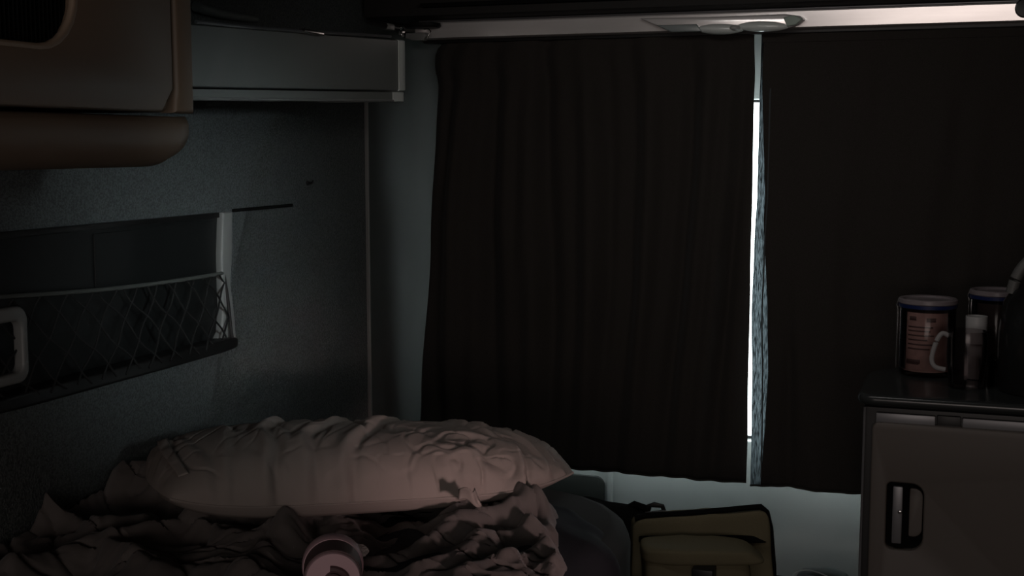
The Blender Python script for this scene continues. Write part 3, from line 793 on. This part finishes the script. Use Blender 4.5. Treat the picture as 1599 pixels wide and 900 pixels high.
# metal strip segments under the worktop
s0_, s1_ = on_y(1368, 648, YK), on_y(1461, 650, YK)
link('trim_strip', bm_box((s0_.x, YK-.004, ZW-.030), (s1_.x, YK+.006, ZW-.012), .002), M_alu, cb_)
s0_ = on_y(1503, 652, YK)
link('trim_strip', bm_box((s0_.x, YK-.004, ZW-.030), (KX1-.02, YK+.006, ZW-.012), .002), M_alu, cb_)
link('strip_gap', bm_box((s1_.x+.002, YK-.001, ZW-.031), (s0_.x-.002, YK+.006, ZW-.011), .002), M_black, cb_)
ZWT = ZW+.018
wt = plate(rrect(KX0-.010, KX1+.01, YK-.014, YK+.30, .06, 10, rs=(.01, .11, .028, .01)), (), .018, .007, mx=XY(ZW))
tag(link('worktop', wt, M_work), 'dark glossy worktop with rounded corner on the kitchen cabinet', 'worktop')

# jars ----------------------------------------------------------------
def jar(px, py, t_, r, h, label, printed=True):
    c = at_t(px, py, t_); c.z = ZWT
    e = empty('storage_jar', c, label, 'jar', 'clip jars with blue seals on the worktop')
    m = T(c)
    link('glass_body', lathe([(0, .001), (r-.006, .001), (r-.001, .006), (r, .012), (r, h-.012), (r-.0015, h-.008), (r-.0025, h-.012), (r-.0025, .012), (0, .007)], m, 48), M_jar, e)
    ct = link('contents', lathe([(0, .009), (r-.006, .009), (r-.004, .014), (r-.004, h-.022), (0, h-.020)], m, 48), M_pod if printed else mat('dark_contents', (.02, .012, .01), .8), e)
    if printed:
        bmk = None
        rows = [(.105, -.75, -.45), (.103, -.05, .30), (.090, -.8, .2), (.083, -.8, .1), (.075, -.8, .25), (.067, -.8, .0), (.059, -.8, .2), (.051, -.8, .1), (.028, -.85, -.25), (.024, -.85, -.3)]
        for zz, a0_, a1_ in rows:
            hgt = .0035 if zz in (.105, .103, .028) else .0012
            def lab(u, v): 
                a = -pi/2+(a0_+(a1_-a0_)*u)+.05; return (c.x+(r-.0035)*cos(a), c.y+(r-.0035)*sin(a), c.z+zz+hgt*(v-.5)*2)
            bmk = grid(lab, 10, 1, bmk)
        o = link('printed_marks', bmk, M_ink, e); thicken(o, .0003, 0)
    link('seal', lathe([(r-.002, h-.016), (r+.0015, h-.015), (r+.002, h-.009), (r-.002, h-.008)], m, 48), M_blue, e)
    link('lid', lathe([(r+.0005, h-.009), (r+.0025, h-.007), (r+.0025, h-.001), (r, h+.001), (r-.006, h), (r-.008, h-.003), (0, h-.003)], m, 48), M_lid, e)
    # wire clip at the left side
    a = Vector((-1, -.15, 0)).normalized()
    p = c+a*(r+.003)
    link('wire_clip', tube([p+Vector((0, 0, .010)), p+Vector((0, 0, h-.02)), p+a*.002+Vector((0, 0, h-.012)), p-a*.002+Vector((0, 0, h+.001))], .0015), M_chrome, e)
    return e
jar(1445, 588, 2.31, .0485, .137, 'front jar with pinkish contents, clear lid and blue seal ring')
jar(1553, 590, 2.33, .047, .150, 'rear jar with blue seal, half hidden by the black appliance', False)
# glass jug with handle
c = at_t(1508, 600, 2.18); c.z = ZWT
jg = empty('glass_mug', c, 'dark glass mug with a curved handle in front of the jars', 'mug')
link('body', lathe([(0, .002), (.026, .001), (.029, .005), (.030, .02), (.033, .05), (.033, .085), (.031, .098), (.0295, .098), (.0315, .085), (.0315, .05), (.028, .02), (.026, .008), (0, .007)], T(c), 40), glassmat('smoked_glass', (.80, .77, .77), rough=.15), jg)
hp = [Vector((-.030, -.006, .088)), Vector((-.040, -.008, .092)), Vector((-.048, -.01, .082)), Vector((-.054, -.01, .062)), Vector((-.056, -.01, .045)), Vector((-.050, -.01, .034)), Vector((-.034, -.008, .030))]
link('handle', tube(smooth_path([c+p for p in hp]), .0042, n=10), mat('handle_glass', (.30, .29, .29), .12), jg)
# white cup standing beside it
c = at_t(1521, 600, 2.26); c.z = ZWT
cu_ = empty('white_cup', c, 'small white stepped cup standing right of the glass mug', 'cup')
link('body', lathe([(0, .001), (.013, .001), (.0135, .03), (.0145, .058), (.0155, .062), (.0175, .064), (.0185, .112), (.017, .112), (.016, .066), (.012, .06), (0, .055)], T(c+Vector((0, 0, 0))), 32), M_cup, cu_)
# small shot glasses (highlights)
c = at_t(1540, 602, 2.20); c.z = ZWT
tag(link('shot_glass', lathe([(0, .001), (.012, .001), (.014, .045), (.013, .045), (.011, .006), (0, .005)], T(c), 24), MATS.setdefault('sg', glassmat('small_glass', (.5, .5, .5), rough=.1))), 'tiny clear glass between the white cup and black appliance', 'glass')
# black appliance at the right end
c = at_t(1625, 600, 2.14); c.z = ZWT
ap = empty('black_kettle', c, 'bulky black kettle with glossy rounded edge at the far right', 'kettle')
link('body', lathe([(0, .001), (.066, .001), (.070, .01), (.070, .10), (.064, .15), (.050, .172), (.02, .182), (0, .183)], T(c), 48), mat('gloss_black', (.012, .012, .012), .22), ap)
link('handle', tube(smooth_path([c+Vector(p) for p in ((-.052, -.01, .165), (-.046, -.01, .19), (-.034, -.01, .212), (-.012, -.01, .232), (.02, -.01, .238), (.05, -.01, .21), (.055, -.01, .16))]), .0095, n=12), mat('grey_grip', (.11, .11, .105), .5), ap)
link('lid_knob', lathe([(0, .182), (.012, .182), (.014, .195), (0, .2)], T(c), 24), M_black, ap)
